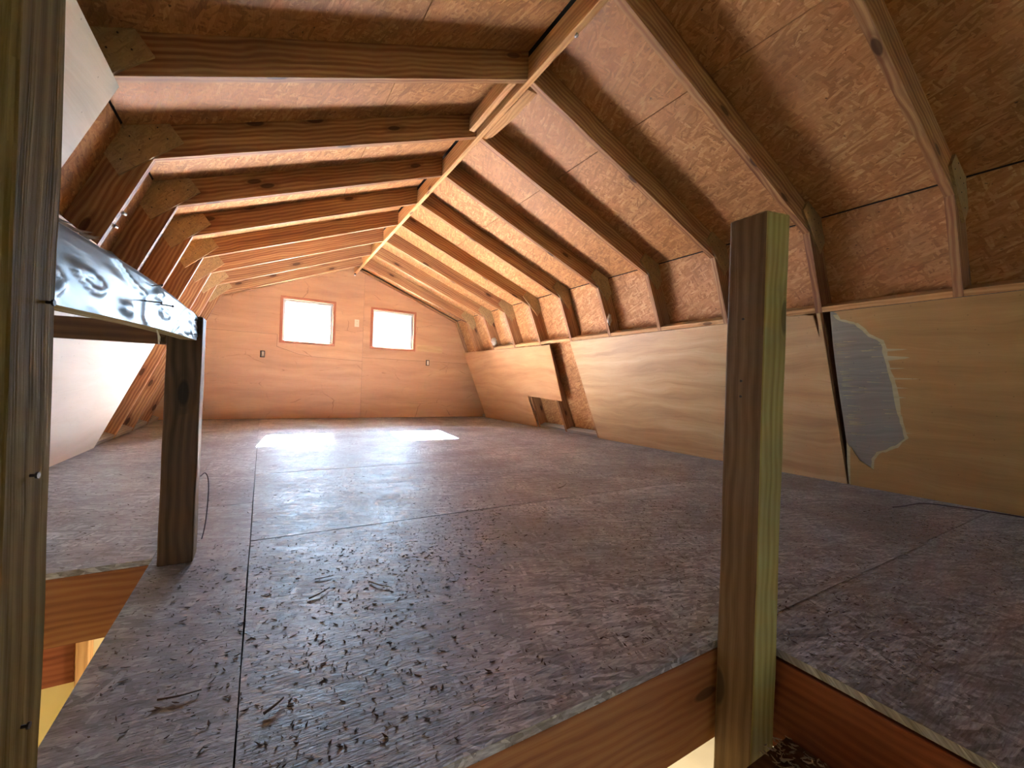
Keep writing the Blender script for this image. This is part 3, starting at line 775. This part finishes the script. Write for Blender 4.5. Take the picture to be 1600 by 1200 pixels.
# foam scraps
def blob(name, p, sx, seed, mat, label, cat):
    bm = bmesh.new(); bmesh.ops.create_icosphere(bm, subdivisions=3, radius=1)
    for v in bm.verts:
        d = 1+.45*noise.noise(v.co*2.1+Vector((seed, 0, 0)))+.25*noise.noise(v.co*6+Vector((0, seed, 0)))
        v.co = Vector((v.co.x*sx[0], v.co.y*sx[1], v.co.z*sx[2]))*d+Vector(p)
    return setp(finish(bm, name, mat, None, smooth=True), label, cat)
blob('foam_scrap', (XR+wallx(0, 1.27)+.02, yk(4)+TT-.055, 1.27), (.022, .014, .05), 2, m_foam, 'white foam scrap stuck on a right truss leg above the large pale panel', 'foam')
blob('foam_scrap', (XR+wallx(0, 1.235)+.035, yk(8)-TT-.018, 1.225), (.045, .014, .055), 5, m_foam, 'grey and white foam scrap in the second rafter bay from the gable wall', 'foam')

# ------------------------------------------------------------ litter on the floor
def stick(p0, p1, r, label, mat=None):
    a, b = Vector((*p0, r+.0022)), Vector((*p1, r+.0022)); mid = (a+b)/2+Vector(((b-a).y, -(b-a).x, 0))*.08+Vector((0, 0, r*.6))
    bm = bmesh.new(); tube(bm, smoothpts([a, mid, b], 5), r, 5, r*.45)
    return setp(finish(bm, 'wood_splinter', mat or m_chipd, None), label, 'splinter')
stick((.287, 1.259), (.335, 1.197), .0022, 'pale-tipped wood splinter, the most central one on the near floor', m_chipl)
stick((.125, 1.231), (.181, 1.273), .0024, 'wood splinter left of the central one on the near floor')
stick((.150, 1.345), (.198, 1.345), .0018, 'small wood splinter just beyond the leftmost central one')
stick((1.49, 1.94), (1.615, 2.023), .0022, 'long thin splinter in the middle of the floor right of the sheen')
stick((-.145, .968), (-.080, .962), .0022, 'splinter near the left stair edge in the foreground')
stick((.02, .842), (.052, .868), .0030, 'stubby dark splinter in the left foreground beside the long seam')
bm = bmesh.new(); r_ = random.Random(21)
def flake(b, x, y, sz, z=.0008):
    a = r_.uniform(0, 6.28); ln = sz*r_.uniform(.6, 1.6); wd = sz*r_.uniform(.12, .45); up = sz*r_.uniform(.02, .35)
    c_, s_ = math.cos(a), math.sin(a)
    pts = [(-ln/2, 0), (0, -wd/2), (ln/2, r_.uniform(-.3, .3)*wd), (0, wd/2)]
    zs = [z, z, z+up, z]
    lo = [b.verts.new((x+px*c_-py*s_, y+px*s_+py*c_, zz)) for (px, py), zz in zip(pts, zs)]
    hi = [b.verts.new((v.co.x, v.co.y, v.co.z+.0007+sz*.04)) for v in lo]
    b.faces.new(lo[::-1]); b.faces.new(hi)
    for i in range(4): b.faces.new([lo[i], lo[(i+1) % 4], hi[(i+1) % 4], hi[i]])
def infloor(x, y):
    if x < -.27 and y < 1.75: return False
    if y < .62 and x < 1.07: return False
    if -.28 < x < -.15 and 1.6 < y < 1.76: return False
    return XR-FX+.05 < x < XR+FX-.05
n = 0
while n < 14000:
    x = r_.uniform(-.9, 2.9); y = .3+abs(r_.gauss(0, 1.0))
    if not infloor(x, y) or y > 6.5: continue
    dens = noise.noise(Vector((x*1.7, y*1.7, 3)))
    if r_.random() > .45+dens*.9: continue
    n += 1
    light = r_.random() < (.35 if x < .9 else .6)
    flake(bm, x, y, r_.choice((.002, .003, .004, .006, .010)) if not light else r_.choice((.002, .003, .005)))
    if light:
        bm.faces.ensure_lookup_table()
        for q in range(1, 7): bm.faces[-q].material_index = 1
wc = finish(bm, 'wood_chips', m_chipd, None); wc.data.materials.append(m_chipl)
setp(wc, 'dark and pale wood chips and flakes littering the near floor', 'chips', kind='stuff')
# rubbish at the foot of the right post
bm = bmesh.new()
for k in range(110): flake(bm, r_.uniform(.94, 1.04), r_.uniform(.40, .495), r_.choice((.006, .009, .014)), -.1835+r_.uniform(0, .006))
setp(finish(bm, 'debris', m_chipl, None), 'crumbled leaf and wood litter on the ledge at the foot of the right post', 'litter', kind='stuff')
